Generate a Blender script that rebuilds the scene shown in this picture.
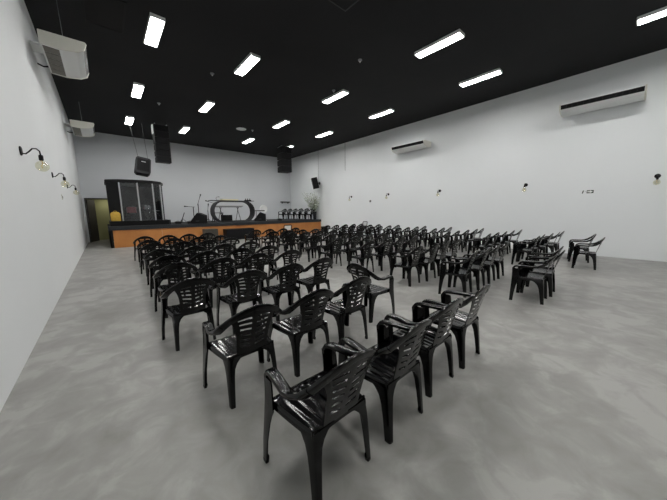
import bpy, bmesh, math, random
from mathutils import Vector, Matrix
R = math.radians
random.seed(4)
for o in list(bpy.data.objects): bpy.data.objects.remove(o)
SC = bpy.context.scene; COL = SC.collection

# ------------------------------------------------------------------ camera, world, exposure
CAM_H = 1.6
cd = bpy.data.cameras.new('camera'); cam = bpy.data.objects.new('camera', cd); COL.objects.link(cam)
cd.sensor_fit = 'HORIZONTAL'; cd.sensor_width = 36.0; cd.lens = 36.0*263.58/667.0; cd.clip_start = .05
yaw, pitch, roll = R(40.795), R(8.343), R(-.601)
fw = Vector((math.sin(yaw)*math.cos(pitch), math.cos(yaw)*math.cos(pitch), -math.sin(pitch)))
r0 = Vector((math.cos(yaw), -math.sin(yaw), 0)); u0 = r0.cross(fw)
rt = r0*math.cos(roll)+u0*math.sin(roll); up = u0*math.cos(roll)-r0*math.sin(roll)
cam.matrix_world = Matrix(((rt.x, up.x, -fw.x, 0), (rt.y, up.y, -fw.y, 0), (rt.z, up.z, -fw.z, CAM_H), (0, 0, 0, 1)))
SC.camera = cam
W = bpy.data.worlds.new('world'); SC.world = W; W.use_nodes = True
W.node_tree.nodes['Background'].inputs[0].default_value = (.5, .52, .55, 1)
W.node_tree.nodes['Background'].inputs[1].default_value = .02
SC.view_settings.view_transform = 'Standard'; SC.view_settings.look = 'None'
SC.view_settings.exposure = 0.0; SC.view_settings.gamma = 1.0; SC.view_settings.use_curve_mapping = False
LIGHT_POWER = 67.0

# ------------------------------------------------------------------ materials
def mat(name, col, rough=.6, metal=0., spec=.5, emit=None, es=0., noise=None, bump=None, alpha=None):
    m = bpy.data.materials.new(name); m.use_nodes = True
    nt = m.node_tree; b = nt.nodes['Principled BSDF']
    b.inputs['Base Color'].default_value = (*col, 1); b.inputs['Roughness'].default_value = rough
    b.inputs['Metallic'].default_value = metal; b.inputs['Specular IOR Level'].default_value = spec
    if emit: b.inputs['Emission Color'].default_value = (*emit, 1); b.inputs['Emission Strength'].default_value = es
    tc = nt.nodes.new('ShaderNodeTexCoord')
    if noise:
        sc, col2, lo, hi = noise
        n = nt.nodes.new('ShaderNodeTexNoise'); n.inputs['Scale'].default_value = sc; n.inputs['Detail'].default_value = 5
        r = nt.nodes.new('ShaderNodeValToRGB'); r.color_ramp.elements[0].position = lo; r.color_ramp.elements[1].position = hi
        r.color_ramp.elements[0].color = (*col2, 1); r.color_ramp.elements[1].color = (*col, 1)
        nt.links.new(tc.outputs['Object'], n.inputs['Vector']); nt.links.new(n.outputs[0], r.inputs[0])
        nt.links.new(r.outputs[0], b.inputs['Base Color'])
    if bump:
        sc, st = bump
        n = nt.nodes.new('ShaderNodeTexNoise'); n.inputs['Scale'].default_value = sc; n.inputs['Detail'].default_value = 3
        bp = nt.nodes.new('ShaderNodeBump'); bp.inputs['Strength'].default_value = st; bp.inputs['Distance'].default_value = .01
        nt.links.new(tc.outputs['Object'], n.inputs['Vector']); nt.links.new(n.outputs[0], bp.inputs['Height'])
        nt.links.new(bp.outputs[0], b.inputs['Normal'])
    return m
M = {}
M['plastic'] = mat('black_gloss_plastic', (.0009, .001, .0012), .13, spec=.34, bump=(6, .02))
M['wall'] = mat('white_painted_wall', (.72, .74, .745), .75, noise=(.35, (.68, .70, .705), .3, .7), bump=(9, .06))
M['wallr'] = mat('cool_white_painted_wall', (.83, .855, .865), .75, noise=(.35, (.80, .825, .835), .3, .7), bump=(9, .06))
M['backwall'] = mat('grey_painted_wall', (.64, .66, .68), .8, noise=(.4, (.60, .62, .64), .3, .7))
M['ceil'] = mat('black_ceiling', (.0125, .0125, .0135), .8, spec=.25, noise=(.5, (.0095, .0095, .0105), .35, .65))
M['wood'] = mat('orange_varnished_wood', (.52, .215, .055), .45, noise=(2.2, (.44, .17, .042), .3, .7))
M['carpet'] = mat('dark_stage_carpet', (.022, .024, .027), .9, noise=(30, (.016, .018, .02), .3, .7))
M['black'] = mat('matt_black', (.005, .005, .0055), .55, spec=.18, bump=(60, .1))
M['blackcloth'] = mat('black_curtain', (.008, .008, .009), .95)
M['grille'] = mat('speaker_grille', (.006, .006, .007), .6, spec=.15, bump=(180, .3))
M['darkgrey'] = mat('dark_grey_plastic', (.026, .027, .029), .5, spec=.3, bump=(50, .1))
M['grey'] = mat('grey_metal', (.30, .31, .32), .4, metal=.6)
M['alu'] = mat('aluminium_post', (.36, .37, .38), .5, metal=.3)
M['white'] = mat('white_plastic', (.82, .83, .82), .4)
M['cream'] = mat('cream_plastic', (.70, .69, .62), .45)
M['acgrille'] = mat('brown_grey_grille', (.16, .15, .13), .6, bump=(90, .3))
M['olive'] = mat('olive_painted_wall', (.36, .36, .19), .8)
M['doorwood'] = mat('dark_door_wood', (.035, .032, .03), .6, noise=(6, (.028, .025, .023), .3, .7))
M['diff'] = mat('lit_diffuser', (.9, .9, .9), .5, emit=(1, .985, .96), es=LIGHT_POWER)
M['yellow'] = mat('yellow_fabric', (.62, .40, .06), .75, noise=(9, (.52, .32, .045), .3, .7))
M['red'] = mat('red_drum_shell', (.22, .035, .045), .3)
M['chrome'] = mat('chrome', (.6, .6, .6), .2, metal=1.)
M['skin'] = mat('drum_head', (.7, .7, .68), .6)
M['leafw'] = mat('white_blossom', (.66, .70, .62), .7)
M['leafg'] = mat('pale_green_leaf', (.20, .26, .15), .7)
M['twig'] = mat('twig', (.12, .10, .07), .8)
M['brownbox'] = mat('brown_grey_carpet_covering', (.060, .054, .042), .9, noise=(40, (.05, .045, .035), .3, .7))
M['glowcream'] = mat('cream_painted_glow', (.74, .70, .48), .8)  # cream colour stands in for yellow light on the desk top
M['signgreen'] = mat('dark_sign', (.02, .035, .03), .5)
M['signwhite'] = mat('sign_white', (.8, .82, .8), .5)
M['screen'] = mat('glowing_white_screen', (.8, .8, .82), .4, emit=(.9, .92, 1), es=.5)
M['filament'] = mat('amber_filament', (.7, .55, .25), .4)

def floor_material():
    m = bpy.data.materials.new('polished_concrete'); m.use_nodes = True; nt = m.node_tree; b = nt.nodes['Principled BSDF']
    tc = nt.nodes.new('ShaderNodeTexCoord')
    def noise(sc, det, dist=0.):
        n = nt.nodes.new('ShaderNodeTexNoise'); n.inputs['Scale'].default_value = sc; n.inputs['Detail'].default_value = det
        n.inputs['Distortion'].default_value = dist; nt.links.new(tc.outputs['Object'], n.inputs['Vector']); return n
    a = noise(1.0, 8, .5); c = noise(3.6, 8, .7); a.inputs['Roughness'].default_value = .55; c.inputs['Roughness'].default_value = .58
    ad = nt.nodes.new('ShaderNodeMath'); ad.operation = 'MULTIPLY_ADD'; ad.inputs[1].default_value = .75
    nt.links.new(c.outputs[0], ad.inputs[0]); nt.links.new(a.outputs[0], ad.inputs[2])
    r = nt.nodes.new('ShaderNodeValToRGB'); e = r.color_ramp.elements
    e[0].position = .62; e[0].color = (.195, .191, .178, 1); e[1].position = 1.0; e[1].color = (.315, .312, .297, 1)
    m1 = e.new(.84); m1.color = (.245, .242, .229, 1); m2 = e.new(.91); m2.color = (.268, .265, .251, 1)
    nt.links.new(ad.outputs[0], r.inputs[0]); nt.links.new(r.outputs[0], b.inputs['Base Color'])
    r2 = nt.nodes.new('ShaderNodeMapRange'); r2.inputs[3].default_value = .34; r2.inputs[4].default_value = .52
    nt.links.new(a.outputs[0], r2.inputs[0]); nt.links.new(r2.outputs[0], b.inputs['Roughness'])
    b.inputs['Specular IOR Level'].default_value = .4
    return m
M['floor'] = floor_material()
def clear_material(name, tint, gloss):
    m = bpy.data.materials.new(name); m.use_nodes = True; nt = m.node_tree; nt.nodes.clear()
    o = nt.nodes.new('ShaderNodeOutputMaterial'); t = nt.nodes.new('ShaderNodeBsdfTransparent'); g = nt.nodes.new('ShaderNodeBsdfGlossy')
    t.inputs[0].default_value = (*tint, 1); g.inputs['Roughness'].default_value = .05
    x = nt.nodes.new('ShaderNodeMixShader'); x.inputs[0].default_value = gloss
    nt.links.new(t.outputs[0], x.inputs[1]); nt.links.new(g.outputs[0], x.inputs[2]); nt.links.new(x.outputs[0], o.inputs[0])
    return m
M['acrylic'] = clear_material('clear_acrylic', (.80, .81, .82), .06)
M['bulb'] = clear_material('amber_bulb_glass', (.93, .92, .82), .10)

# ------------------------------------------------------------------ mesh helpers
class MB:
    def __init__(s): s.v = []; s.f = []
    def add(s, vs, fs):
        n = len(s.v); s.v += [tuple(v) for v in vs]; s.f += [tuple(i+n for i in f) for f in fs]; return s
    def box(s, x0, x1, y0, y1, z0, z1):
        vs = [(x, y, z) for z in (z0, z1) for y in (y0, y1) for x in (x0, x1)]
        return s.add(vs, [(0, 2, 3, 1), (4, 5, 7, 6), (0, 1, 5, 4), (2, 6, 7, 3), (0, 4, 6, 2), (1, 3, 7, 5)])
    def loft(s, rings, close=False):
        n = len(rings[0]); vs = [p for r in rings for p in r]; fs = []
        k = len(rings)
        for i in range(k if close else k-1):
            for j in range(n):
                a = i*n+j; b = i*n+(j+1) % n; c = ((i+1) % k)*n+(j+1) % n; d = ((i+1) % k)*n+j
                fs.append((a, b, c, d))
        if not close: fs += [tuple(reversed(range(n))), tuple(range((k-1)*n, k*n))]
        return s.add(vs, fs)
    def prism(s, poly, axis, a, b):
        def P(u, v, w): return {'x': (w, u, v), 'y': (u, w, v), 'z': (u, v, w)}[axis]
        return s.loft([[P(u, v, a) for u, v in poly], [P(u, v, b) for u, v in poly]])
    def tube(s, pts, r, n=6):
        pts = [Vector(p) for p in pts]; rings = []; rr = r if isinstance(r, (list, tuple)) else [r]*len(pts)
        ref = None
        for i, p in enumerate(pts):
            t = (pts[min(i+1, len(pts)-1)]-pts[max(i-1, 0)]).normalized()
            if ref is None: ref = Vector((0, 0, 1)) if abs(t.z) < .9 else Vector((1, 0, 0))
            a = (ref - t*ref.dot(t)).normalized(); b = t.cross(a); ref = a
            rings.append([p+(a*math.cos(2*math.pi*k/n)+b*math.sin(2*math.pi*k/n))*rr[i] for k in range(n)])
        return s.loft(rings)
    def lathe(s, prof, c=(0, 0, 0), n=16, axis='z'):
        rings = []
        for r, h in prof:
            ring = []
            for k in range(n):
                a = 2*math.pi*k/n; u, v = r*math.cos(a), r*math.sin(a)
                p = {'z': (u, v, h), 'x': (h, u, v), 'y': (u, h, v)}[axis]
                ring.append((c[0]+p[0], c[1]+p[1], c[2]+p[2]))
            rings.append(ring)
        return s.loft(rings)
    def build(s, name, material, parent=None, smooth=None, bevel=0., loc=None):
        me = bpy.data.meshes.new(name); bm = bmesh.new()
        vs = [bm.verts.new(v) for v in s.v]
        for f in s.f:
            try: bm.faces.new([vs[i] for i in f])
            except ValueError: pass
        bmesh.ops.remove_doubles(bm, verts=bm.verts, dist=1e-5)
        bmesh.ops.recalc_face_normals(bm, faces=bm.faces)
        if bevel:
            es = [e for e in bm.edges if len(e.link_faces) == 2 and e.calc_face_angle(0) > .6]
            bmesh.ops.bevel(bm, geom=es, offset=bevel, segments=2, profile=.5, affect='EDGES', clamp_overlap=True)
        bm.to_mesh(me); bm.free()
        if smooth:
            for p in me.polygons: p.use_smooth = True
            me.set_sharp_from_angle(angle=R(smooth))
        me.materials.append(material)
        o = bpy.data.objects.new(name, me); COL.objects.link(o)
        if parent: o.parent = parent
        if loc: o.location = loc
        return o
def tag(o, label, cat, group=None, kind=None):
    o['label'] = label; o['category'] = cat
    if group: o['group'] = group
    if kind: o['kind'] = kind
    return o
def thing(name, loc, label, cat, group=None, rz=0.):
    o = bpy.data.objects.new(name, None); COL.objects.link(o); o.empty_display_size = .1
    o.location = loc; o.rotation_euler = (0, 0, rz); return tag(o, label, cat, group)
def struct(o): o['kind'] = 'structure'; return o
def copy_thing(o, loc, rz, label, group=None):
    c = o.copy(); COL.objects.link(c); c.location = loc; c.rotation_euler = (0, 0, rz); c['label'] = label
    if group: c['group'] = group
    for ch in list(o.children):
        d = ch.copy(); COL.objects.link(d); d.parent = c
        for g in list(ch.children):
            e = g.copy(); COL.objects.link(e); e.parent = d
    return c

# ------------------------------------------------------------------ the room
XL, XR, YB, YF, ZC = -.804, 12.591, 20.274, -3.4, 6.087
struct(MB().box(XL-.2, XR+.2, YF-.2, YB+3.0, -.2, 0).build('floor', M['floor']))
struct(MB().box(XL-.2, XR+.2, YF-.2, YB+.2, ZC, ZC+.2).build('ceiling', M['ceil']))
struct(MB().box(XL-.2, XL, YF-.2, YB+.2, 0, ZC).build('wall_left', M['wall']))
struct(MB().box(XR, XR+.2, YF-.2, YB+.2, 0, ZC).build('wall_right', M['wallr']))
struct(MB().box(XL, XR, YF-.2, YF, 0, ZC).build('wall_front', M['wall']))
DX0, DX1, DZ = -.66, .30, 2.42
b = MB(); b.box(XL, DX0, YB, YB+.2, 0, ZC); b.box(DX1, XR, YB, YB+.2, 0, ZC); b.box(DX0, DX1, YB, YB+.2, DZ, ZC)
struct(b.build('wall_back', M['backwall']))
b = MB(); b.box(DX0-.06, DX0, YB-.03, YB+.2, 0, DZ+.06); b.box(DX1, DX1+.06, YB-.03, YB+.2, 0, DZ+.06); b.box(DX0, DX1, YB-.03, YB+.2, DZ, DZ+.06)
struct(b.build('trim_1', M['doorwood']))
# passage beyond the doorway
b = MB(); b.box(-1.1, 1.3, YB+1.5, YB+1.6, 0, 2.6)
struct(b.build('wall_passage', M['olive']))
b = MB(); b.box(-1.2, -1.1, YB+.2, YB+1.6, 0, 2.6); b.box(1.3, 1.4, YB+.2, YB+1.6, 0, 2.6); b.box(-1.2, 1.4, YB+.2, YB+1.6, 2.6, 2.7)
struct(b.build('wall_passage_side', M['olive']))
b = MB().prism([(DX0-.01, YB+.21), (DX0+.035, YB+.20), (DX0+.345, YB+.93), (DX0+.30, YB+.95)], 'z', .01, DZ-.02)
d = struct(b.build('door_1', M['doorwood']))
MB().tube([(DX0+.32, YB+.86, 1.0), (DX0+.37, YB+.84, 1.0), (DX0+.33, YB+.75, 1.0)], .012).build('door_handle', M['grey'], d)
MB().tube([(XR-.01, 13.3, 4.3), (XR-.01, 13.3, ZC)], .012).build('trim_2', M['darkgrey']); struct(bpy.data.objects['trim_2'])
ld = bpy.data.lights.new('passage_lamp_light', 'AREA'); ld.energy = 6; ld.size = .35; ld.color = (1, .95, .8)

# ceiling lights
lights_proto = None
cols = [1.41, 3.78, 7.36, 10.2]; rows = [-.1, 4.08, 8.35, 12.55, 16.65]
cname = ['first column from the left wall', 'second column from the left wall', 'third column from the left wall', 'column nearest the right wall']
rname = ['overhead beside the camera', 'nearest the camera', 'second row from the camera', 'third row from the camera', 'row nearest the stage']
def make_ceiling_light(loc, label):
    t = thing('ceiling_light', loc, label, 'ceiling light', 'lit linear lights in the black ceiling')
    b = MB(); w, l = .15, .64
    b.box(-w, w, -l, l, -.03, 0); b.box(-w, -w+.015, -l, l, -.080, -.03); b.box(w-.015, w, -l, l, -.080, -.03)
    b.box(-w+.015, w-.015, -l, -l+.015, -.080, -.03); b.box(-w+.015, w-.015, l-.015, l, -.080, -.03)
    b.build('frame', M['white'], t)
    MB().box(-w+.016, w-.016, -l+.016, l-.016, -.045, -.031).build('diffuser', M['diff'], t)
    return t
for i, x in enumerate(cols):
    for j, y in enumerate(rows):
        lab = 'lit white ceiling light, %s, %s' % (cname[i], rname[j])
        if lights_proto is None: lights_proto = make_ceiling_light((x, y, ZC), lab)
        else: copy_thing(lights_proto, (x, y, ZC), 0, lab)
lo = thing('ceiling_light', (.2, YB+.9, 2.6), 'small white ceiling light in the passage beyond the doorway', 'ceiling light')
MB().lathe([(.10, -.04), (.12, -.02), (.12, 0)], n=16).build('frame', M['white'], lo)
lob = bpy.data.objects.new('lamp', ld); COL.objects.link(lob); lob.parent = lo; lob.location = (0, 0, -.06)

# ------------------------------------------------------------------ the monobloc armchair
def rrect(p, Wv, N, w, t, lip=0.):
    c = []
    for a, bb in ((-1, -.3), (-.93, -.75), (-.72, -1), (.72, -1), (.93, -.75), (1, -.3), (1, .3), (.93, .72), (.70, .97), (.3, 1), (-.3, 1), (-.70, .97), (-.93, .72), (-1, .3)):
        c.append(p + Wv*(a*w/2) + N*(bb*t/2))
    return c
RAIL = [((.238, .206, .548), (1, 0, 0), .054, .030), ((.238, .202, .582), (1, 0, 0), .060, .034), ((.239, .180, .613), (1, 0, 0), .064, .034), ((.241, .145, .624), (1, 0, 0), .066, .034),
        ((.256, .05, .626), (1, 0, 0), .066, .034), ((.275, -.06, .627), (1, 0, .04), .064, .034), ((.278, -.14, .640), (.95, 0, .31), .064, .034),
        ((.271, -.205, .670), (.75, -.12, .65), .064, .032), ((.248, -.255, .714), (.5, -.22, .84), .060, .027), ((.203, -.292, .759), (.28, -.28, .92), .056, .024),
        ((.139, -.320, .800), (.14, -.30, .945), .054, .022), ((.070, -.335, .826), (.06, -.30, .95), .054, .022), ((0, -.339, .835), (0, -.30, .953), .054, .022)]
def rail_rings(st):
    rings = []
    P = [Vector(a[0]) for a in st]
    for i, (p, w, wd, th) in enumerate(st):
        t = (P[min(i+1, len(P)-1)]-P[max(i-1, 0)]).normalized()
        Wv = Vector(w).normalized(); Wv = (Wv - t*Wv.dot(t)).normalized(); N = Wv.cross(t)
        if i == 0: pass
        rings.append(rrect(Vector(p), Wv, N, wd, th))
    return rings
def mirror_rings(rs): return [[Vector((-q.x, q.y, q.z)) for q in r] for r in rs]
def back_y(x, z):
    h = max(0., z-.40)/.436
    return -.205 - .135*h**1.05 + .9*h*x*x
def leg_mb(sx, rear):
    m = MB(); rings = []
    if rear:
        st = [(0, .226, -.262, .036, .046), (.15, .222, -.250, .042, .055), (.26, .219, -.240, .048, .066), (.32, .217, -.234, .056, .084), (.36, .215, -.229, .074, .116), (.39, .213, -.223, .105, .16), (.415, .211, -.219, .155, .22)]
        ysgn = 1
    else:
        st = [(0, .302, .222, .036, .052), (.15, .296, .220, .040, .062), (.29, .284, .217, .046, .080), (.355, .279, .216, .052, .098), (.395, .276, .215, .058, .118),
              (.418, .274, .215, .054, .112), (.50, .269, .217, .052, .104), (.555, .268, .221, .056, .102), (.580, .267, .222, .056, .096)]
        ysgn = -1
    th = .009; rc = .014
    for z, x, y, a, bb in st:
        loc = [(-a, 0), (-a, th), (-th, th), (-th, bb), (0, bb), (0, rc), (-rc*.3, rc*.3), (-rc, 0)]
        rings.append([Vector((sx*(x+u), y+ysgn*v, z)) for u, v in loc])
    m.loft(rings)
    # closed foot pad
    z, x, y, a, bb = st[0]
    pad = [(-a, 0), (-a, bb*.55), (-a*.55, bb), (0, bb), (0, rc), (-rc, 0)]
    m.loft([[Vector((sx*(x+u), y+ysgn*v, zz)) for u, v in pad] for zz in (0, .018)])
    return m
def seat_mb():
    nx, ny = 24, 14; V = {}; m = MB(); top = []; bot = []
    for j in range(ny+1):
        v = j/ny; y = -.215 + .432*v
        hw = .200 + .050*min(1, v*1.1)**.9
        for i in range(nx+1):
            u = -1 + 2*i/nx
            z = .428 + .012*v - .022*(1-u*u)*(1-.5*v) 
            z += .0024*math.cos(u*math.pi*7.0)*(1 if .12 < v < .93 else .2)
            if v > .86: z -= .030*((v-.86)/.14)**2
            yy = y - .018*u*u*(1 if v > .9 else 0)
            top.append((u*hw, yy, z)); bot.append((u*hw*.99, yy, z-.007))
    n = (nx+1)*(ny+1); fs = []
    for j in range(ny):
        for i in range(nx):
            a = j*(nx+1)+i; q = (a, a+1, a+nx+2, a+nx+1); fs.append(q); fs.append(tuple(n+k for k in reversed(q)))
    m.add(top+bot, fs)
    # skirt round sides and front
    rim = [j*(nx+1) for j in range(ny+1)] + [ny*(nx+1)+i for i in range(1, nx+1)] + [j*(nx+1)+nx for j in range(ny-1, -1, -1)]
    outer = [Vector(top[k]) for k in rim]; c = Vector((0, .02, 0)); ring = []
    rings = []
    for p in outer:
        d = Vector((p.x-c.x, p.y-c.y, 0)).normalized()
        rings.append([p + Vector((0, 0, .002)), p+d*.010+Vector((0, 0, -.006)), p+d*.012+Vector((0, 0, -.045)), p+d*.003+Vector((0, 0, -.045)), p+d*.001+Vector((0, 0, -.008))])
    m.loft(rings)
    return m
def backrest_mb():
    m = MB()
    a = rail_rings(RAIL[8:]); mir = mirror_rings(a)
    # right half then mirrored half as one continuous arch
    full = a + [[Vector((-q.x, q.y, q.z)) for q in r] for r in reversed(a[:-1])]
    m.loft(full)
    # slotted panel, chevron slots each side of a centre spine
    us = [0, .010, .020, .044, .067, .090, .112, .131, .150]
    slot_cols = {2, 3, 4, 5}
    nslot = 6
    vs = [0.0, .19]; kinds = [0]
    v = .19
    step = .75/nslot
    for k in range(nslot):
        vs += [v+step*.34, v+step]; kinds += [1, 0]; v += step
    vs += [1.0]; kinds += [0]
    def pos(u, vv, off):
        fl = .90 + .16*vv + .34*max(0, (vv-.4)/.6)**1.5
        x = u*fl
        zt = .820 - 1.75*x*x; zb = .385
        z = zb + (zt-zb)*vv + .30*u*math.sin(math.pi*min(1, max(0, vv)))**.6
        z = min(z, zt+.006)
        y = back_y(x, z)
        return (x, y+off, z)
    for s in (1, -1):
        idx = {}
        def V(i, j, side):
            k = (i, j, side)
            if k not in idx:
                x, y, z = pos(us[i], vs[j], .0035 if side else -.0035); idx[k] = len(m.v); m.v.append((s*x, y, z))
            return idx[k]
        nu, nv = len(us)-1, len(vs)-1
        solid = lambda i, j: 0 <= i < nu and 0 <= j < nv and not (kinds[j] == 1 and i in slot_cols)
        for i in range(nu):
            for j in range(nv):
                if not solid(i, j): continue
                m.f.append((V(i, j, 0), V(i+1, j, 0), V(i+1, j+1, 0), V(i, j+1, 0)))
                m.f.append((V(i, j, 1), V(i, j+1, 1), V(i+1, j+1, 1), V(i+1, j, 1)))
                for (di, dj, e0, e1) in ((1, 0, (i+1, j), (i+1, j+1)), (-1, 0, (i, j), (i, j+1)), (0, 1, (i, j+1), (i+1, j+1)), (0, -1, (i, j), (i+1, j))):
                    if di == -1 and i == 0: continue
                    if not solid(i+di, j+dj):
                        m.f.append((V(*e0, 0), V(*e1, 0), V(*e1, 1), V(*e0, 1)))
    # arched apron between the rear legs
    rings = []
    for k in range(13):
        u = -1+2*k/12; x = .212*u
        zl = .392 - .060*u**4; zt = .432
        rings.append([(x, -.216, zl), (x, -.206, zl), (x, -.200, zt), (x, -.212, zt)])
    m.loft(rings)
    return m
def make_chair(label, group):
    t = thing('plastic_armchair', (0, 0, 0), label, 'chair', group)
    seat_mb().build('seat', M['plastic'], t, smooth=50)
    backrest_mb().build('backrest', M['plastic'], t, smooth=40)
    rr = rail_rings(RAIL[:9])
    MB().loft(rr).build('armrest', M['plastic'], t, smooth=40)
    MB().loft(mirror_rings(rr)).build('armrest', M['plastic'], t, smooth=40)
    for sx in (-1, 1):
        for rear in (0, 1): leg_mb(sx, rear).build('leg', M['plastic'], t, smooth=40)
    return t
ORD = ['first', 'second', 'third', 'fourth', 'fifth', 'sixth', 'seventh', 'eighth', 'ninth', 'tenth']
chair_proto = [None]
rnd = random.Random(11)
def chair(x, y, deg, label, group):
    """x, y: ground point midway between the four feet; deg: counter-clockwise turn from facing the stage"""
    if chair_proto[0] is None:
        o = make_chair(label, group); chair_proto[0] = o; o.location = (x, y, 0); o.rotation_euler = (0, 0, R(deg)); return o
    return copy_thing(chair_proto[0], (x, y, 0), R(deg), label, group)
def chair_rl(px, py, deg, label, group):
    """place by its rear-left foot"""
    a = R(deg); lx, ly = -.205, -.24
    return chair(px - (lx*math.cos(a)-ly*math.sin(a)), py - (lx*math.sin(a)+ly*math.cos(a)), deg, label, group)
def seat_label(block, row, k, n):
    pos = 'leftmost' if k == 0 else ('rightmost' if k == n-1 else ORD[k]+' from left')
    return 'black plastic armchair, %s in the %s row from the camera, %s seating block' % (pos, ORD[row], block)
G1, G2, G3 = 'black armchairs of the left block', 'black armchairs of the middle block', 'black armchairs of the right block'
# left block: rear-left feet (x, y) and turn per row
LEFT = [
    [(.73, 1.00, 1), (1.352, .99, 1), (1.985, 1.045, 0), (2.62, 1.035, 1)],
    [(.65, 2.05, 2), (1.285, 2.05, 1), (1.95, 2.12, 0)],
    [(.50, 3.40, 0), (1.16, 3.36, 0), (1.80, 3.36, 1), (2.44, 3.40, 1)],
]
for y, x0, n in ((4.62, .58, 4), (5.55, .63, 4), (6.69, .66, 4), (8.05, .67, 4), (9.15, .70, 4), (10.72, .76, 4)):
    LEFT.append([(x0+.655*k+rnd.uniform(-.02, .02), y+rnd.uniform(-.06, .06), -2+rnd.uniform(-3, 3)) for k in range(n)])
for r, row in enumerate(LEFT):
    for k, (x, y, a) in enumerate(row): chair_rl(x, y, a, seat_label('left', r, k, len(row)), G1)
chair(3.01, 2.61, -90, 'black plastic armchair turned sideways, standing alone in the aisle right of the left block', 'armchairs standing out of line')
MID = [
    [(5.47, .94, 4), (6.085, .93, 4), (6.75, 1.05, 4)],
    [(4.90, 1.97, 8), (5.54, 1.98, 6), (6.18, 2.0, 5), (6.82, 2.02, 4)],
    [(4.78, 3.06, 4), (5.42, 3.03, 4), (6.06, 3.08, 3), (6.70, 3.1, 3)],
]
for y, x0, n in ((4.45, 4.85, 4), (5.6, 4.75, 4), (6.8, 4.85, 4), (8.2, 4.85, 4), (9.4, 4.8, 4), (10.8, 4.7, 4)):
    MID.append([(x0+.655*k+rnd.uniform(-.012, .012), y+rnd.uniform(-.06, .06), 4+rnd.uniform(-4, 4)) for k in range(n)])
for r, row in enumerate(MID):
    for k, (x, y, a) in enumerate(row): chair_rl(x, y, a, seat_label('middle', r, k, len(row)), G2)
RIGHT = [[(9.64, .64, 4), (10.8, .88, 10)]]
for y, x0, n in ((1.92, 9.05, 5), (3.14, 9.0, 5), (4.42, 8.95, 5), (5.76, 8.95, 5), (7.04, 8.95, 5), (8.6, 8.95, 5), (9.9, 8.95, 5), (11.2, 8.95, 5)):
    RIGHT.append([(x0+.638*k+rnd.uniform(-.006, .006), y-.05*k+rnd.uniform(-.03, .03), 4+rnd.uniform(-3, 3)) for k in range(n)])
for r, row in enumerate(RIGHT):
    for k, (x, y, a) in enumerate(row): chair_rl(x, y, a, seat_label('right', r, k, len(row)), G3)

def framed_chair(x, y, deg, label):
    t = thing('framed_chair', (x, y, 0), label, 'chair', 'chairs with white back panels', R(deg))
    MB().box(-.21, .21, -.20, .22, .43, .46).build('seat', M['darkgrey'], t, bevel=.012)
    pts = [(-.22, -.20, .42), (-.22, -.26, .70), (-.215, -.29, .92), (-.17, -.295, .955), (.17, -.295, .955), (.215, -.29, .92), (.22, -.26, .70), (.22, -.20, .42)]
    MB().tube(pts, .022, 8).build('back_frame', M['black'], t, smooth=50)
    MB().loft([[(-.17, -.262, .72), (.17, -.262, .72), (.17, -.25, .72), (-.17, -.25, .72)], [(-.17, -.298, .93), (.17, -.298, .93), (.17, -.286, .93), (-.17, -.286, .93)]]).build('back_panel', M['white'], t)
    MB().loft([[(-.2, -.215, .48), (.2, -.215, .48), (.2, -.203, .48), (-.2, -.203, .48)], [(-.2, -.262, .70), (.2, -.262, .70), (.2, -.25, .70), (-.2, -.25, .70)]]).build('backrest', M['black'], t)
    for sx in (-1, 1):
        for sy in (-1, 1): MB().tube([(sx*.22, sy*.21-.02, 0), (sx*.19, sy*.18, .44)], .016).build('leg', M['black'], t)
framed_chair(6.75, 11.5, 0, 'dark chair with white back panel in black frame, before the orange stage front')
framed_chair(12.28, 11.5, 6, 'dark chair with a white back panel rising above the far rows by the right wall')

# ------------------------------------------------------------------ stage
YS, ZS, ZW = 16.03, 1.0, .82
st = thing('stage', (.12, YS, 0), 'low stage with an orange wood front and a dark carpeted top along the back wall', 'stage')
def rel(mb, t):
    L = t.location; mb.v = [(v[0]-L.x, v[1]-L.y, v[2]-L.z) for v in mb.v]; return mb
rel(MB().box(.12, XR-.002, YS-.04, YB-.002, ZW, ZS), st).build('platform', M['carpet'], st)
rel(MB().box(.12, .246, YS, YS+.03, 0, ZW), st).build('corner_panel', M['black'], st)
xs = [.25, 2.2, 4.05, 6.05, 8.1, 10.2, XR-.012]
for a, c in zip(xs[:-1], xs[1:]):
    rel(MB().box(a+.004, c-.004, YS, YS+.03, 0, ZW), st).build('front_panel', M['wood'], st)
rel(MB().box(.12, .16, YS, YB, 0, ZW), st).build('side_panel', M['black'], st)
# loudspeakers in front of the stage
def sub(name, x0, x1, y0, y1, h, m, label, grille=True):
    t = thing(name, ((x0+x1)/2, (y0+y1)/2, 0), label, 'loudspeaker')
    w, d = (x1-x0)/2, (y1-y0)/2
    MB().box(-w, w, -d, d, .02, h).build('cabinet', m, t, bevel=.012)
    MB().box(-w+.04, w-.04, -d-.012, -d+.002, .06, h-.04).build('grille', M['grille'] if grille else m, t)
    for sx in (-1, 1):
        for sy in (-1, 1): MB().lathe([(.025, 0), (.025, .025)], (sx*(w-.06), sy*(d-.06), 0), 10).build('foot', M['black'], t)
    return t
sub('subwoofer', 4.08, 4.74, 15.3, 15.9, .70, M['brownbox'], 'brown grey carpeted bass cabinet against the stage front, left of the wide black one', False)
sub('subwoofer', 5.22, 6.9, 15.4, 15.97, .64, M['black'], 'wide black bass cabinet against the middle of the stage front')
sub('subwoofer', 12.2, 12.55, 15.2, 15.55, .5, M['black'], 'small black cabinet on the floor in the corner right of the stage')

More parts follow.
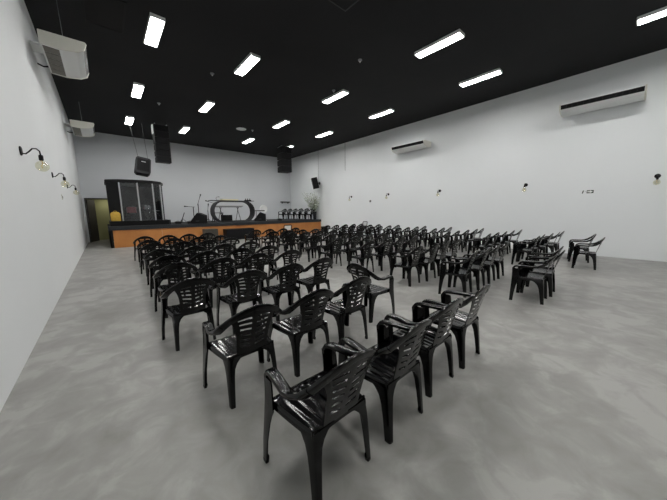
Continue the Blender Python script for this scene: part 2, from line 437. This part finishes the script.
# drum booth
bt = thing('drum_booth', (.22, 16.35, ZS), 'black drum booth with clear acrylic front panels and silver posts on the stage', 'drum booth')
zt = 3.2
plan = [(.25, 17.2), (.72, 16.75), (1.42, 16.55), (2.06, 16.6), (2.44, 16.95), (2.62, 17.6)]
def P2(i): return Vector((plan[i][0], plan[i][1], 0))
base = plan + [(2.62, 18.9), (.25, 18.9)]
rel(MB().prism([(.2, 16.46), (2.62, 16.46), (2.74, 16.7), (2.74, 18.95), (.2, 18.95)], 'z', ZS, 1.24), bt).build('base', M['black'], bt)
rel(MB().prism([(x+(x-1.4)*.04, y-.05) for x, y in base], 'z', zt-.10, zt+.05), bt).build('roof', M['blackcloth'], bt, bevel=.03)
rel(MB().box(.25, 2.62, 18.84, 18.9, 1.24, zt-.10), bt).build('rear_curtain', M['blackcloth'], bt)
rel(MB().box(2.58, 2.62, 17.6, 18.84, 1.24, zt-.10), bt).build('side_curtain', M['blackcloth'], bt)
rel(MB().box(.25, .29, 17.2, 18.84, 1.24, zt-.10), bt).build('side_curtain', M['blackcloth'], bt)
for i in range(5):
    a, c = P2(i), P2(i+1); d = (c-a).normalized(); nrm = Vector((-d.y, d.x, 0))*.006
    q = [a-nrm, c-nrm, c+nrm, a+nrm]
    mt = M['acrylic'] if i else M['blackcloth']
    rel(MB().prism([(p.x, p.y) for p in q], 'z', 1.24, zt-.10), bt).build('panel' if i else 'side_curtain', mt, bt)
for i in range(1, 5):
    x, y = plan[i]
    rel(MB().box(x-.028, x+.028, y-.03, y+.03, 1.24, zt-.10), bt).build('post', M['alu'], bt)
# drums
def drum(x, y, z, r, h, shell, label, tilt=0.):
    t = thing('drum', (x, y, 1.24), label, 'drum', 'drums in the booth')
    c = (0, 0, z-1.24)
    s = MB().lathe([(r, -h/2), (r*1.01, -h/2+.01), (r*1.01, h/2-.01), (r, h/2)], c, 20).build('shell', shell, t, smooth=40)
    MB().lathe([(r*.98, h/2), (r*.98, h/2+.008)], c, 20).build('head', M['skin'], t)
    MB().lathe([(r*1.03, h/2-.02), (r*1.05, h/2-.01), (r*1.05, h/2+.012), (r*1.0, h/2+.012)], c, 20).build('hoop', M['chrome'], t)
    MB().lathe([(r*1.03, -h/2+.02), (r*1.05, -h/2+.01), (r*1.05, -h/2-.012), (r*1.0, -h/2-.012)], c, 20).build('hoop', M['chrome'], t)
    zb = z-1.24-h/2
    for k in range(3):
        a = 2*math.pi*k/3+.4
        MB().tube([(r*.95*math.cos(a), r*.95*math.sin(a), zb+.04), (r*.35*math.cos(a), r*.35*math.sin(a), zb*.5), (r*1.15*math.cos(a), r*1.15*math.sin(a), .012)], .011).build('leg', M['chrome'], t)
    return t
drum(1.12, 17.15, 1.78, .20, .34, M['red'], 'red drum on chrome legs behind the left acrylic panel of the booth')
drum(1.80, 17.2, 1.93, .20, .20, M['chrome'], 'silver snare drum on a stand behind the middle acrylic panel of the booth')
def cymbal(x, y, zc, label):
    t = thing('cymbal_stand', (x, y, 1.24), label, 'cymbal stand', 'cymbals in the booth')
    MB().tube([(0, 0, .25), (0, 0, zc-1.24)], .011).build('pole', M['chrome'], t)
    MB().lathe([(.20, 0), (.20, .003), (.05, .022), (.015, .035), (.012, .03), (.05, .018)], (0, 0, zc-1.24-.03), 20).build('cymbal', M['grey'], t)
    for k in range(3):
        a = 2*math.pi*k/3
        MB().tube([(0, 0, .45), (.22*math.cos(a), .22*math.sin(a), .01)], .010).build('leg', M['chrome'], t)
cymbal(2.2, 17.2, 1.75, 'small cymbal stand by the right post of the drum booth')
cymbal(.62, 17.6, 2.1, 'tall cymbal stand in the dark left corner of the drum booth')
# yellow case
yt = thing('storage_case', (.44, 16.64, 1.24), 'yellow rounded case on the black base at the left corner of the drum booth', 'case')
prof = [(-.19, 0), (.19, 0), (.19, .34), (.16, .41), (.10, .44), (-.10, .44), (-.16, .41), (-.19, .34)]
MB().prism(prof, 'y', -.13, .13).build('body', M['yellow'], yt, bevel=.03, smooth=60)
MB().tube([(-.06, 0, .43), (-.04, 0, .48), (.04, 0, .48), (.06, 0, .43)], .012).build('handle', M['yellow'], yt, smooth=60)
# wedge monitors
def wedge(x, y, rz, w, label):
    t = thing('floor_monitor', (x, y, ZS), label, 'stage monitor', 'floor monitors on the stage', rz)
    pr = [(-.36, 0), (.36, 0), (.38, .10), (-.02, .60), (-.36, .46)]
    MB().prism(pr, 'x', -w/2, w/2).build('cabinet', M['black'], t, bevel=.012)
    a, c = Vector((0, .38, .10)), Vector((0, -.02, .60)); n = Vector((0, .50, .40)).normalized()*.012
    MB().loft([[Vector((sx*(w/2-.04), 0, 0))+a*.93+c*.07+n*k for sx, k in ((-1, 0), (1, 0), (1, 1), (-1, 1))], [Vector((sx*(w/2-.04), 0, 0))+a*.07+c*.93+n*k for sx, k in ((-1, 0), (1, 0), (1, 1), (-1, 1))]]).build('grille', M['darkgrey'], t)
    MB().box(-w/2-.012, -w/2, -.1, .08, .12, .17).build('handle', M['darkgrey'], t)
    return t
wedge(4.12, 16.55, R(62), .78, 'large black wedge monitor on the stage left of the oval desk')
wedge(8.0, 16.8, R(60), .62, 'black wedge monitor on the stage right of the oval desk')
for x, y, l in ((3.05, 16.6, 'small black box on the stage left of the guitar stand'), (3.62, 16.45, 'small black box on the stage beside the large wedge monitor'), (9.25, 16.4, 'small black box on the stage right of the oval desk')):
    t = thing('stage_box', (x, y, ZS), l, 'box', 'small boxes on the stage')
    MB().box(-.13, .13, -.1, .1, 0, .14).build('body', M['black'], t, bevel=.01)
    MB().tube([(-.05, 0, .13), (-.04, 0, .17), (.04, 0, .17), (.05, 0, .13)], .008).build('handle', M['darkgrey'], t)
def mic_stand(x, y, h, boom, label, dark='black'):
    t = thing('microphone_stand', (x, y, ZS), label, 'microphone stand', 'microphone stands on the stage')
    MB().tube([(0, 0, .05), (0, 0, h)], .022).build('pole', M[dark], t)
    for k in range(3):
        a = 2*math.pi*k/3+.5
        MB().tube([(0, 0, .22), (.3*math.cos(a), .3*math.sin(a), .012)], .013).build('leg', M[dark], t)
    e = Vector((boom[0], 0, h+boom[1]))
    MB().tube([(-boom[0]*.3, 0, h-boom[1]*.3), e], .012).build('boom', M[dark], t)
    d = Vector((boom[0], 0, boom[1])).normalized()
    MB().tube([e, e+d*.14, e+d*.16, e+d*.21], [.018, .028, .045, .028], 10).build('microphone', M['darkgrey'], t)
mic_stand(4.35, 17.4, 1.15, (.12, .35), 'tall microphone stand behind the large wedge monitor')
mic_stand(4.12, 17.6, .95, (-.28, .02), 'microphone stand with a level boom behind the wedge monitor, left of the tall one')
mic_stand(5.5, 18.25, 1.2, (-.3, .1), 'microphone stand seen through the left part of the oval desk')
mic_stand(4.9, 17.5, .75, (.03, .2), 'short microphone stand between the wedge monitor and the oval desk')
gs = thing('guitar_stand', (3.38, 17.0, ZS), 'small black folding stand on the stage left of the large wedge monitor', 'stand')
MB().tube([(-.1, 0, .02), (.12, .02, .62)], .02).build('neck', M['black'], gs)
MB().tube([(-.22, -.12, .012), (0, 0, .3), (.22, -.12, .012)], .015).build('leg', M['black'], gs)
MB().tube([(0, 0, .3), (0, .25, .012)], .015).build('leg', M['black'], gs)

# oval desk
od = thing('oval_desk', (6.36, 17.25, ZS), 'dark oval ring shaped desk standing on the middle of the stage', 'desk')
def stadium(w, h, r, n=14):
    pts = []
    for cx, cz, a0 in ((w/2-r, h/2-r, 0), (-w/2+r, h/2-r, 90), (-w/2+r, -h/2+r, 180), (w/2-r, -h/2+r, 270)):
        for k in range(n+1):
            a = R(a0+90*k/n); pts.append((cx+r*math.cos(a), cz+r*math.sin(a)))
    return pts
o_, i_ = stadium(2.62, 1.32, .62), stadium(2.50, 1.20, .56)
rg = []
for (ox, oz), (ix, iz) in zip(o_, i_):
    rg.append([(ox, -.38, oz+.66), (ox, .3, oz+.66), (ix, .3, iz+.66), (ix, -.38, iz+.66)])
MB().loft(rg, close=True).build('ring', M['darkgrey'], od, smooth=35)
MB().box(-1.4, 1.32, -.32, .32, 1.315, 1.345).build('desk_top', M['black'], od)
MB().box(-.72, .25, -.335, .2, 1.345, 1.43).build('painted_glow_strip', M['glowcream'], od)  # added strip, its cream colour imitates the yellow glow along the desk
def top_item(name, x, y, z, label, cat): return thing(name, (x, y, z), label, cat)
t = top_item('desk_microphone', 5.4, 17.25, 2.345, 'small bent black microphone on the left end of the oval desk', 'microphone')
MB().lathe([(.06, 0), (.06, .015), (.02, .02)], n=12).build('base', M['black'], t)
MB().tube([(0, 0, .015), (-.05, 0, .13), (.0, 0, .2), (.1, 0, .22)], .01).build('stem', M['black'], t); MB().tube([(.1, 0, .22), (.17, 0, .21)], .02).build('capsule', M['darkgrey'], t)
t = top_item('audio_mixer', 7.35, 17.2, 2.345, 'small black mixer with upright knobs on the right end of the oval desk', 'audio mixer')
MB().box(-.2, .22, -.08, .08, 0, .06).build('body', M['black'], t, bevel=.008)
for dx in (-.14, 0, .15): MB().lathe([(.03, .06), (.022, .13), (.03, .15)], (dx, 0, 0), 10).build('knob', M['black'], t)
# keyboard on a stand behind the ring
kb = thing('keyboard', (6.55, 18.55, ZS+.98), 'long pale electronic keyboard seen through the oval desk', 'keyboard')
MB().box(-.95, .95, -.16, .16, 0, .08).build('body', M['grey'], kb, bevel=.01)
MB().box(-.85, .85, -.17, -.02, .08, .095).build('keys', M['skin'], kb)
ks = thing('keyboard_stand', (6.55, 18.55, ZS), 'crossed black stand under the pale keyboard', 'stand')
for sx in (-.55, .62):
    MB().tube([(sx-.22, -.1, .015), (sx+.05, .0, .97)], .02).build('leg', M['black'], ks); MB().tube([(sx+.22, .1, .015), (sx-.05, .0, .97)], .02).build('leg', M['black'], ks)
MB().tube([(-.9, 0, .97), (.9, 0, .97)], .018).build('rail', M['black'], ks)
dsp = thing('monitor_screen', (6.1, 17.75, ZS), 'black flat screen standing inside the oval desk', 'screen')
MB().box(-.36, .36, -.02, .03, .05, .44).build('panel', M['black'], dsp, bevel=.008)
MB().box(-.12, .12, -.08, .08, 0, .02).build('foot', M['black'], dsp); MB().box(-.03, .03, .0, .03, .02, .1).build('stem', M['black'], dsp)
stl = thing('side_table', (5.55, 17.8, ZS), 'small dark table inside the left part of the oval desk', 'table')
MB().box(-.3, .3, -.2, .2, .56, .6).build('table_top', M['black'], stl)
for sx in (-1, 1):
    for sy in (-1, 1): MB().box(sx*.27-.02, sx*.27+.02, sy*.17-.02, sy*.17+.02, 0, .56).build('leg', M['black'], stl)
# fan and boom to the right of the desk
fn = thing('pedestal_fan', (8.8, 17.9, ZS), 'white round pedestal fan on the stage right of the oval desk', 'fan')
MB().lathe([(.2, 0), (.2, .025), (.05, .05), (.02, .06), (.02, .6)], n=16).build('base', M['white'], fn, smooth=40)
MB().lathe([(.10, -.02), (.27, -.06), (.30, 0), (.27, .06), (.10, .09)], (0, 0, .82), 24, 'y').build('guard', M['white'], fn, smooth=40)
MB().lathe([(.08, .05), (.09, .12), (.07, .24)], (0, 0, .80), 14, 'y').build('motor', M['white'], fn, smooth=40)
mb = thing('boom_stand', (8.1, 17.6, ZS), 'black stand with a level boom right of the oval desk', 'stand')
MB().tube([(0, 0, .03), (0, 0, .72)], .016).build('pole', M['black'], mb)
MB().tube([(-.35, 0, .70), (.62, 0, .70)], [.02, .035]).build('boom', M['black'], mb)
for k in range(3):
    a = 2.1*k; MB().tube([(0, 0, .25), (.3*math.cos(a), .3*math.sin(a), .012)], .012).build('leg', M['black'], mb)
# chairs on the stage
for k in range(6):
    c = copy_thing(chair_proto[0], (11.86-.12*k, 16.38+.625*k, ZS), R(101+rnd.uniform(-3, 3)),
                   'black plastic armchair on the stage, %s along the right wall counting from the stage front' % ORD[k], 'armchairs on the stage')
# flowers
fl = thing('flower_arrangement', (12.40, 16.55, ZS), 'tall arrangement of pale blossom branches in a dark pot at the stage corner', 'flower arrangement')
MB().lathe([(.10, 0), (.12, .05), (.14, .45), (.15, .6), (.13, .6), (.12, .5)], n=18).build('pot', M['carpet'], fl, smooth=40)
fr = random.Random(7); tw = MB(); bw = MB(); bg = MB()
def leafq(mb, p, s):
    a = Vector((fr.uniform(-1, 1), fr.uniform(-1, 1), fr.uniform(-.6, 1))).normalized(); bq = a.orthogonal().normalized(); n = a.cross(bq)*.15*s
    mb.loft([[p, p+bq*.01, p+n*.1], [p+a*s*.5-bq*s*.3, p+a*s*.5+bq*s*.3, p+a*s*.5+n], [p+a*s, p+a*s+bq*.01, p+a*s+n*.1]])
for k in range(44):
    h = fr.uniform(.95, 2.15)
    e = Vector((fr.uniform(-1.0, .05), fr.uniform(-1.0, .45), h)); mid = Vector((e.x*.35, e.y*.35, .55+h*.35))
    s0 = Vector((fr.uniform(-.06, .06), fr.uniform(-.06, .06), .5))
    tw.tube([s0, mid, e], [.008, .007, .004], 4)
    for q in range(18):
        u = fr.uniform(.25, 1); p = (s0.lerp(mid, u)).lerp(mid.lerp(e, u), u) + Vector((fr.uniform(-.07, .07), fr.uniform(-.07, .07), fr.uniform(-.07, .07)))
        leafq(bw if fr.random() < .62 else bg, p, fr.uniform(.07, .14))
tw.build('branches', M['twig'], fl); bw.build('blossoms', M['leafw'], fl); bg.build('leaves', M['leafg'], fl)

# ------------------------------------------------------------------ hung loudspeakers
def hung_array(x0, x1, y0, y1, z0, z1, n, label, rz=0.):
    cx, cy = (x0+x1)/2, (y0+y1)/2; w, d = (x1-x0)/2, (y1-y0)/2
    t = thing('hanging_loudspeaker', (cx, cy, z0), label, 'loudspeaker', None, rz)
    h = (z1-z0)/n
    for k in range(n):
        c = MB().prism([(-d, k*h+.006), (d, k*h+.03), (d, (k+1)*h-.03), (-d, (k+1)*h-.006)], 'x', -w, w).build('cabinet', M['black'], t, bevel=.008)
        MB().box(-w+.03, w-.03, -d-.012, -d, k*h+.03, (k+1)*h-.03).build('grille', M['grille'], c)
    fr_ = MB(); H = z1-z0
    for sx in (-1, 1): fr_.box(sx*w*.8-.02, sx*w*.8+.02, -d*.9, d*.9, H, H+.05)
    fr_.box(-w*.8, w*.8, -.03, .03, H, H+.05); fr_.build('rigging_frame', M['grey'], t)
    for sx in (-1, 1): MB().tube([(sx*w*.8, 0, H+.04), (sx*w*.8, 0, ZC-z0)], .012).build('cable', M['black'], t)
    return t
a1 = hung_array(2.25, 2.87, 15.7, 16.25, 4.08, 5.85, 6, 'tall black loudspeaker array hanging from the ceiling above the drum booth')
MB().box(-.36, -.318, -.2, .05, 1.35, 1.75).build('side_plate', M['white'], a1)
hung_array(9.25, 9.95, 15.7, 16.5, 4.22, 5.85, 4, 'black loudspeaker array hanging from the ceiling near the right end of the stage', R(-8))
sp = thing('hanging_loudspeaker', (1.72, 16.9, 3.56), 'dark grey tilted loudspeaker hanging on wires left of the tall black array', 'loudspeaker')
pr = [(-.26, 0), (.26, 0), (.26, .70), (-.26, .70)]
rx = Matrix.Rotation(R(9), 4, 'Y') @ Matrix.Rotation(R(-12), 4, 'X')
q = MB().prism([(-.33, .10), (-.24, 0), (.24, 0), (.33, .10), (.31, .78), (.24, .84), (-.24, .84), (-.31, .78)], 'y', -.24, .24); q.v = [tuple(rx @ Vector(v)) for v in q.v]
q.build('cabinet', M['darkgrey'], sp, bevel=.012)
q = MB().box(-.26, .26, -.262, -.238, .12, .74); q.v = [tuple(rx @ Vector(v)) for v in q.v]; q.build('grille', M['grille'], sp)
q = MB().box(-.09, .09, -.272, -.262, .58, .605); q.v = [tuple(rx @ Vector(v)) for v in q.v]; q.build('badge', M['white'], sp)
for sx in (-.2, .2):
    p = rx @ Vector((sx, 0, .83)); MB().tube([p, (sx*1.3-.05, .05, ZC-3.56)], .007).build('wire', M['darkgrey'], sp)
wsx = thing('wall_loudspeaker', (XR, 16.1, 3.3), 'black loudspeaker tilted on a bracket on the right wall above the flowers', 'loudspeaker')
q = MB().prism([(-.20, 0), (.20, 0), (.25, .76), (.20, .80), (-.20, .80), (-.25, .76)], 'y', -.2, .2)
rx = Matrix.Translation((-.34, 0, .0)) @ Matrix.Rotation(R(60), 4, 'Z') @ Matrix.Rotation(R(-12), 4, 'X')
q.v = [tuple(rx @ Vector((v[0], -v[1], v[2]))) for v in q.v]; q.build('cabinet', M['black'], wsx, bevel=.012)
q = MB().box(-.16, .16, -.215, -.198, .06, .72); q.v = [tuple(rx @ Vector((v[0], v[1], v[2]))) for v in q.v]; q.build('grille', M['grille'], wsx)
MB().tube([(0, 0, .4), (-.15, 0, .4), (-.3, 0, .42)], .025).build('bracket', M['black'], wsx); MB().box(-.02, 0, -.06, .06, .3, .5).build('bracket_plate', M['black'], wsx)
MB().tube([(-.01, .12, .4), (-.01, .12, ZC-3.3)], .008).build('cable', M['darkgrey'], wsx)

# ------------------------------------------------------------------ air conditioners
def aircon(x, y0, y1, z0, side, gap, label):
    """x: wall plane; side +1 sticks out toward +X"""
    t = thing('air_conditioner', (x, (y0+y1)/2, z0), label, 'air conditioner', 'white air conditioners high on the walls'); L = (y1-y0)/2
    S = lambda u, v: (side*(u+gap), v)
    prof = [S(0, .02), S(.28, 0), S(.54, .035), S(.655, .105), S(.70, .225), S(.685, .255), S(0, .255)]
    MB().prism(prof, 'y', -L+.03, L-.03).build('body', M['white'], t)
    prof2 = [S(-.01, .01), S(.28, -.012), S(.545, .022), S(.67, .095), S(.718, .228), S(.695, .272), S(-.01, .272)]
    for s in (-1, 1): MB().prism(prof2, 'y', s*L, s*(L-.035)).build('end_cap', M['cream'], t, bevel=.012)
    a, c = S(.698, .232), S(.654, .112)
    MB().loft([[(a[0], y, a[1]), (a[0]+side*.012, y, a[1]), (c[0]+side*.006, y, c[1]), (c[0], y, c[1])] for y in (-L+.04, L-.04)]).build('outlet_slot', M['black'], t)
    for k in range(1, 13):
        y = -L+.04+(2*L-.08)*k/13
        MB().loft([[(a[0]+side*.010, y+dy, a[1]), (a[0]+side*.016, y+dy, a[1]), (c[0]+side*.010, y+dy, c[1]), (c[0]+side*.004, y+dy, c[1])] for dy in (-.004, .004)]).build('louvre', M['darkgrey'], t)
    n = 5
    for k in range(n if side > 0 else 0):
        ya, yb = -L+.06+(2*L-.12)*k/n+.015, -L+.06+(2*L-.12)*(k+1)/n-.015
        q = [S(.03, .018), S(.27, .002), S(.27, -.008), S(.03, .008)]
        MB().prism(q, 'y', ya, yb).build('intake_grille', M['acgrille'], t)
    MB().box(min(0, side*gap), max(0, side*gap), -.2, .2, .20, .24).build('wall_bracket', M['white'], t)
    MB().tube([(0, L*.75, .10), (side*.10, L*.75, .06), (side*(gap+.04), L*.75, .10)], .018).build('pipe', M['black'], t)
    if gap > .1: MB().tube([(side*(gap+.35), -L*.6, .26), (side*(gap+.33), -L*.6, ZC-z0)], .006).build('hanging_wire', M['grey'], t)
    return t
aircon(XL, 8.25, 9.8, 5.0, 1, .19, 'white air conditioner on the left wall, the one nearest the camera')
aircon(XL, 15.0, 16.6, 5.0, 1, .19, 'white air conditioner far along the left wall near the drum booth')
aircon(XR, .25, 2.15, 4.76, -1, .03, 'large white air conditioner on the right wall near the picture edge')
aircon(XR, 7.1, 9.0, 4.66, -1, .03, 'white air conditioner on the right wall farther from the camera')

# ------------------------------------------------------------------ wall lamps
def sconce(x, y, z, side, label):
    t = thing('wall_lamp', (x, y, z), label, 'wall lamp', 'wall lamps with globe bulbs')
    MB().lathe([(.0, 0), (.065, 0), (.065, side*.012), (.05, side*.02), (0, side*.02)], n=16, axis='x').build('backplate', M['black'], t, smooth=40)
    MB().tube([(side*.01, 0, -.03), (side*.05, 0, -.035), (side*.085, 0, .0), (side*.12, 0, .045), (side*.16, 0, .05), (side*.19, 0, .02), (side*.195, 0, -.04)], .009, 8).build('arm', M['black'], t, smooth=60)
    MB().lathe([(.022, .0), (.026, -.02), (.026, -.07), (.02, -.08)], (side*.195, 0, -.035), 12).build('socket', M['black'], t, smooth=40)
    pr = [(.018, 0)] + [(.075*math.sin(R(a)), -.08+.075*math.cos(R(a))) for a in range(15, 180, 15)] + [(.004, -.155)]
    MB().lathe(pr, (side*.195, 0, -.115), 18).build('bulb', M['bulb'], t, smooth=60)
    MB().tube([(side*.195, 0, -.11), (side*.205, .012, -.165), (side*.185, -.012, -.19), (side*.198, 0, -.22)], .006).build('filament', M['filament'], t)
    return t
for y, z, l in ((5.88, 2.5, 'nearest the camera'), (9.0, 2.5, 'second from the camera'), (12.4, 2.5, 'farthest from the camera')):
    sconce(XL, y, z, 1, 'black curved arm wall lamp with globe bulb on the left wall, %s' % l)
for y, l in ((-.21, 'at the picture edge'), (3.05, 'left of the exit arrow sign'), (6.56, 'below the farther air conditioner'), (9.67, 'left of the farther air conditioner'), (12.7, 'nearest the stage')):
    sconce(XR, y, 2.54, -1, 'black wall lamp with globe bulb on the right wall, %s' % l)
t = thing('light_switch', (XR, 11.04, 2.2), 'small dark grey switch box on the right wall between two wall lamps', 'switch')
MB().box(-.04, 0, -.06, .06, -.06, .06).build('plate', M['darkgrey'], t, bevel=.006); MB().box(-.05, -.04, -.02, .02, -.03, .03).build('rocker', M['white'], t)
t = thing('light_switch', (XL, 10.35, 2.06), 'small pale switch on the left wall below the second wall lamp', 'switch')
MB().box(0, .015, -.05, .05, -.07, .07).build('plate', M['cream'], t, bevel=.004); MB().box(.015, .022, -.02, .02, -.03, .03).build('rocker', M['grey'], t)
# exit arrow sign: pictogram, dot and arrow panel
t = thing('exit_sign', (XR, 1.27, 2.17), 'small exit sign with a white arrow on the right wall', 'sign')
MB().box(-.012, 0, -.165, .165, -.06, .06).build('backing', M['wallr'], t)
MB().box(-.018, -.012, -.15, .02, -.05, .05).build('arrow_panel', M['signgreen'], t)
ap = [(.005, -.018), (-.06, -.018), (-.06, -.044), (-.135, 0), (-.06, .044), (-.06, .018), (.005, .018)]
MB().prism(ap, 'x', -.022, -.018).build('arrow', M['signwhite'], t)
MB().prism([(.11, -.05), (.14, -.05), (.125, .025), (.115, .05), (.088, .05), (.10, 0)], 'x', -.018, -.012).build('figure', M['signgreen'], t)
MB().lathe([(0, -.018), (.010, -.018), (.010, -.012)], (0, .055, 0), 10, 'x').build('dot', M['signgreen'], t)

# back wall shelf
t = thing('wall_shelf', (11.98, YB, 2.45), 'narrow dark shelf on the back wall above the stage chairs', 'shelf')
MB().box(-.42, .42, -.14, 0, -.06, .03).build('board', M['darkgrey'], t); MB().box(-.3, -.26, -.1, 0, -.14, -.05).build('bracket', M['black'], t); MB().box(.26, .3, -.1, 0, -.14, -.05).build('bracket', M['black'], t)

# ------------------------------------------------------------------ ceiling fittings
t = thing('ceiling_speaker', (6.15, 14.7, ZC), 'round pale ceiling speaker between the far lights', 'ceiling speaker')
MB().lathe([(.0, -.03), (.22, -.03), (.26, -.015), (.26, 0)], n=24).build('frame', M['white'], t, smooth=40); MB().lathe([(0, -.036), (.17, -.036), (.17, -.03)], n=24).build('grille', M['white'], t)
for (x, y), l in (((3.15, 9.6), 'between the two left light columns'), ((6.29, 5.98), 'left of the third light column'), ((6.7, 14.5), 'right of the round ceiling speaker'), ((2.2, 13.45), 'near the far left lights'), ((7.0, 8.0), 'beside the third light column, second row')):
    t = thing('smoke_detector', (x, y, ZC), 'small white sensor on the black ceiling %s' % l, 'sensor', 'small sensors on the ceiling')
    MB().lathe([(.06, 0), (.06, -.02), (.045, -.04), (.015, -.05)], n=14).build('body', M['grey'], t, smooth=40)
    MB().lathe([(.018, -.05), (.014, -.075), (.004, -.085)], n=10).build('nozzle', M['white'], t, smooth=40)
t = thing('ceiling_hatch', (4.32, 4.55, ZC), 'grey square hatch frame in the black ceiling at the top edge of the picture', 'hatch')
b = MB(); b.box(-.3, .3, -.3, -.27, -.02, 0); b.box(-.3, .3, .27, .3, -.02, 0); b.box(-.3, -.27, -.27, .27, -.02, 0); b.box(.27, .3, -.27, .27, -.02, 0); b.build('frame', M['darkgrey'], t)
MB().box(-.27, .27, -.27, .27, -.012, 0).build('panel', M['ceil'], t)
t = thing('ceiling_hatch', (.5, 8.35, ZC), 'dull dark grey panel in the ceiling beside the near left air conditioner', 'hatch')
MB().box(-.32, .32, -.62, .62, -.015, 0).build('panel', M['black'], t); b = MB(); b.box(-.35, .35, -.65, -.62, -.02, 0); b.box(-.35, .35, .62, .65, -.02, 0); b.box(-.35, -.32, -.62, .62, -.02, 0); b.box(.32, .35, -.62, .62, -.02, 0); b.build('frame', M['black'], t)
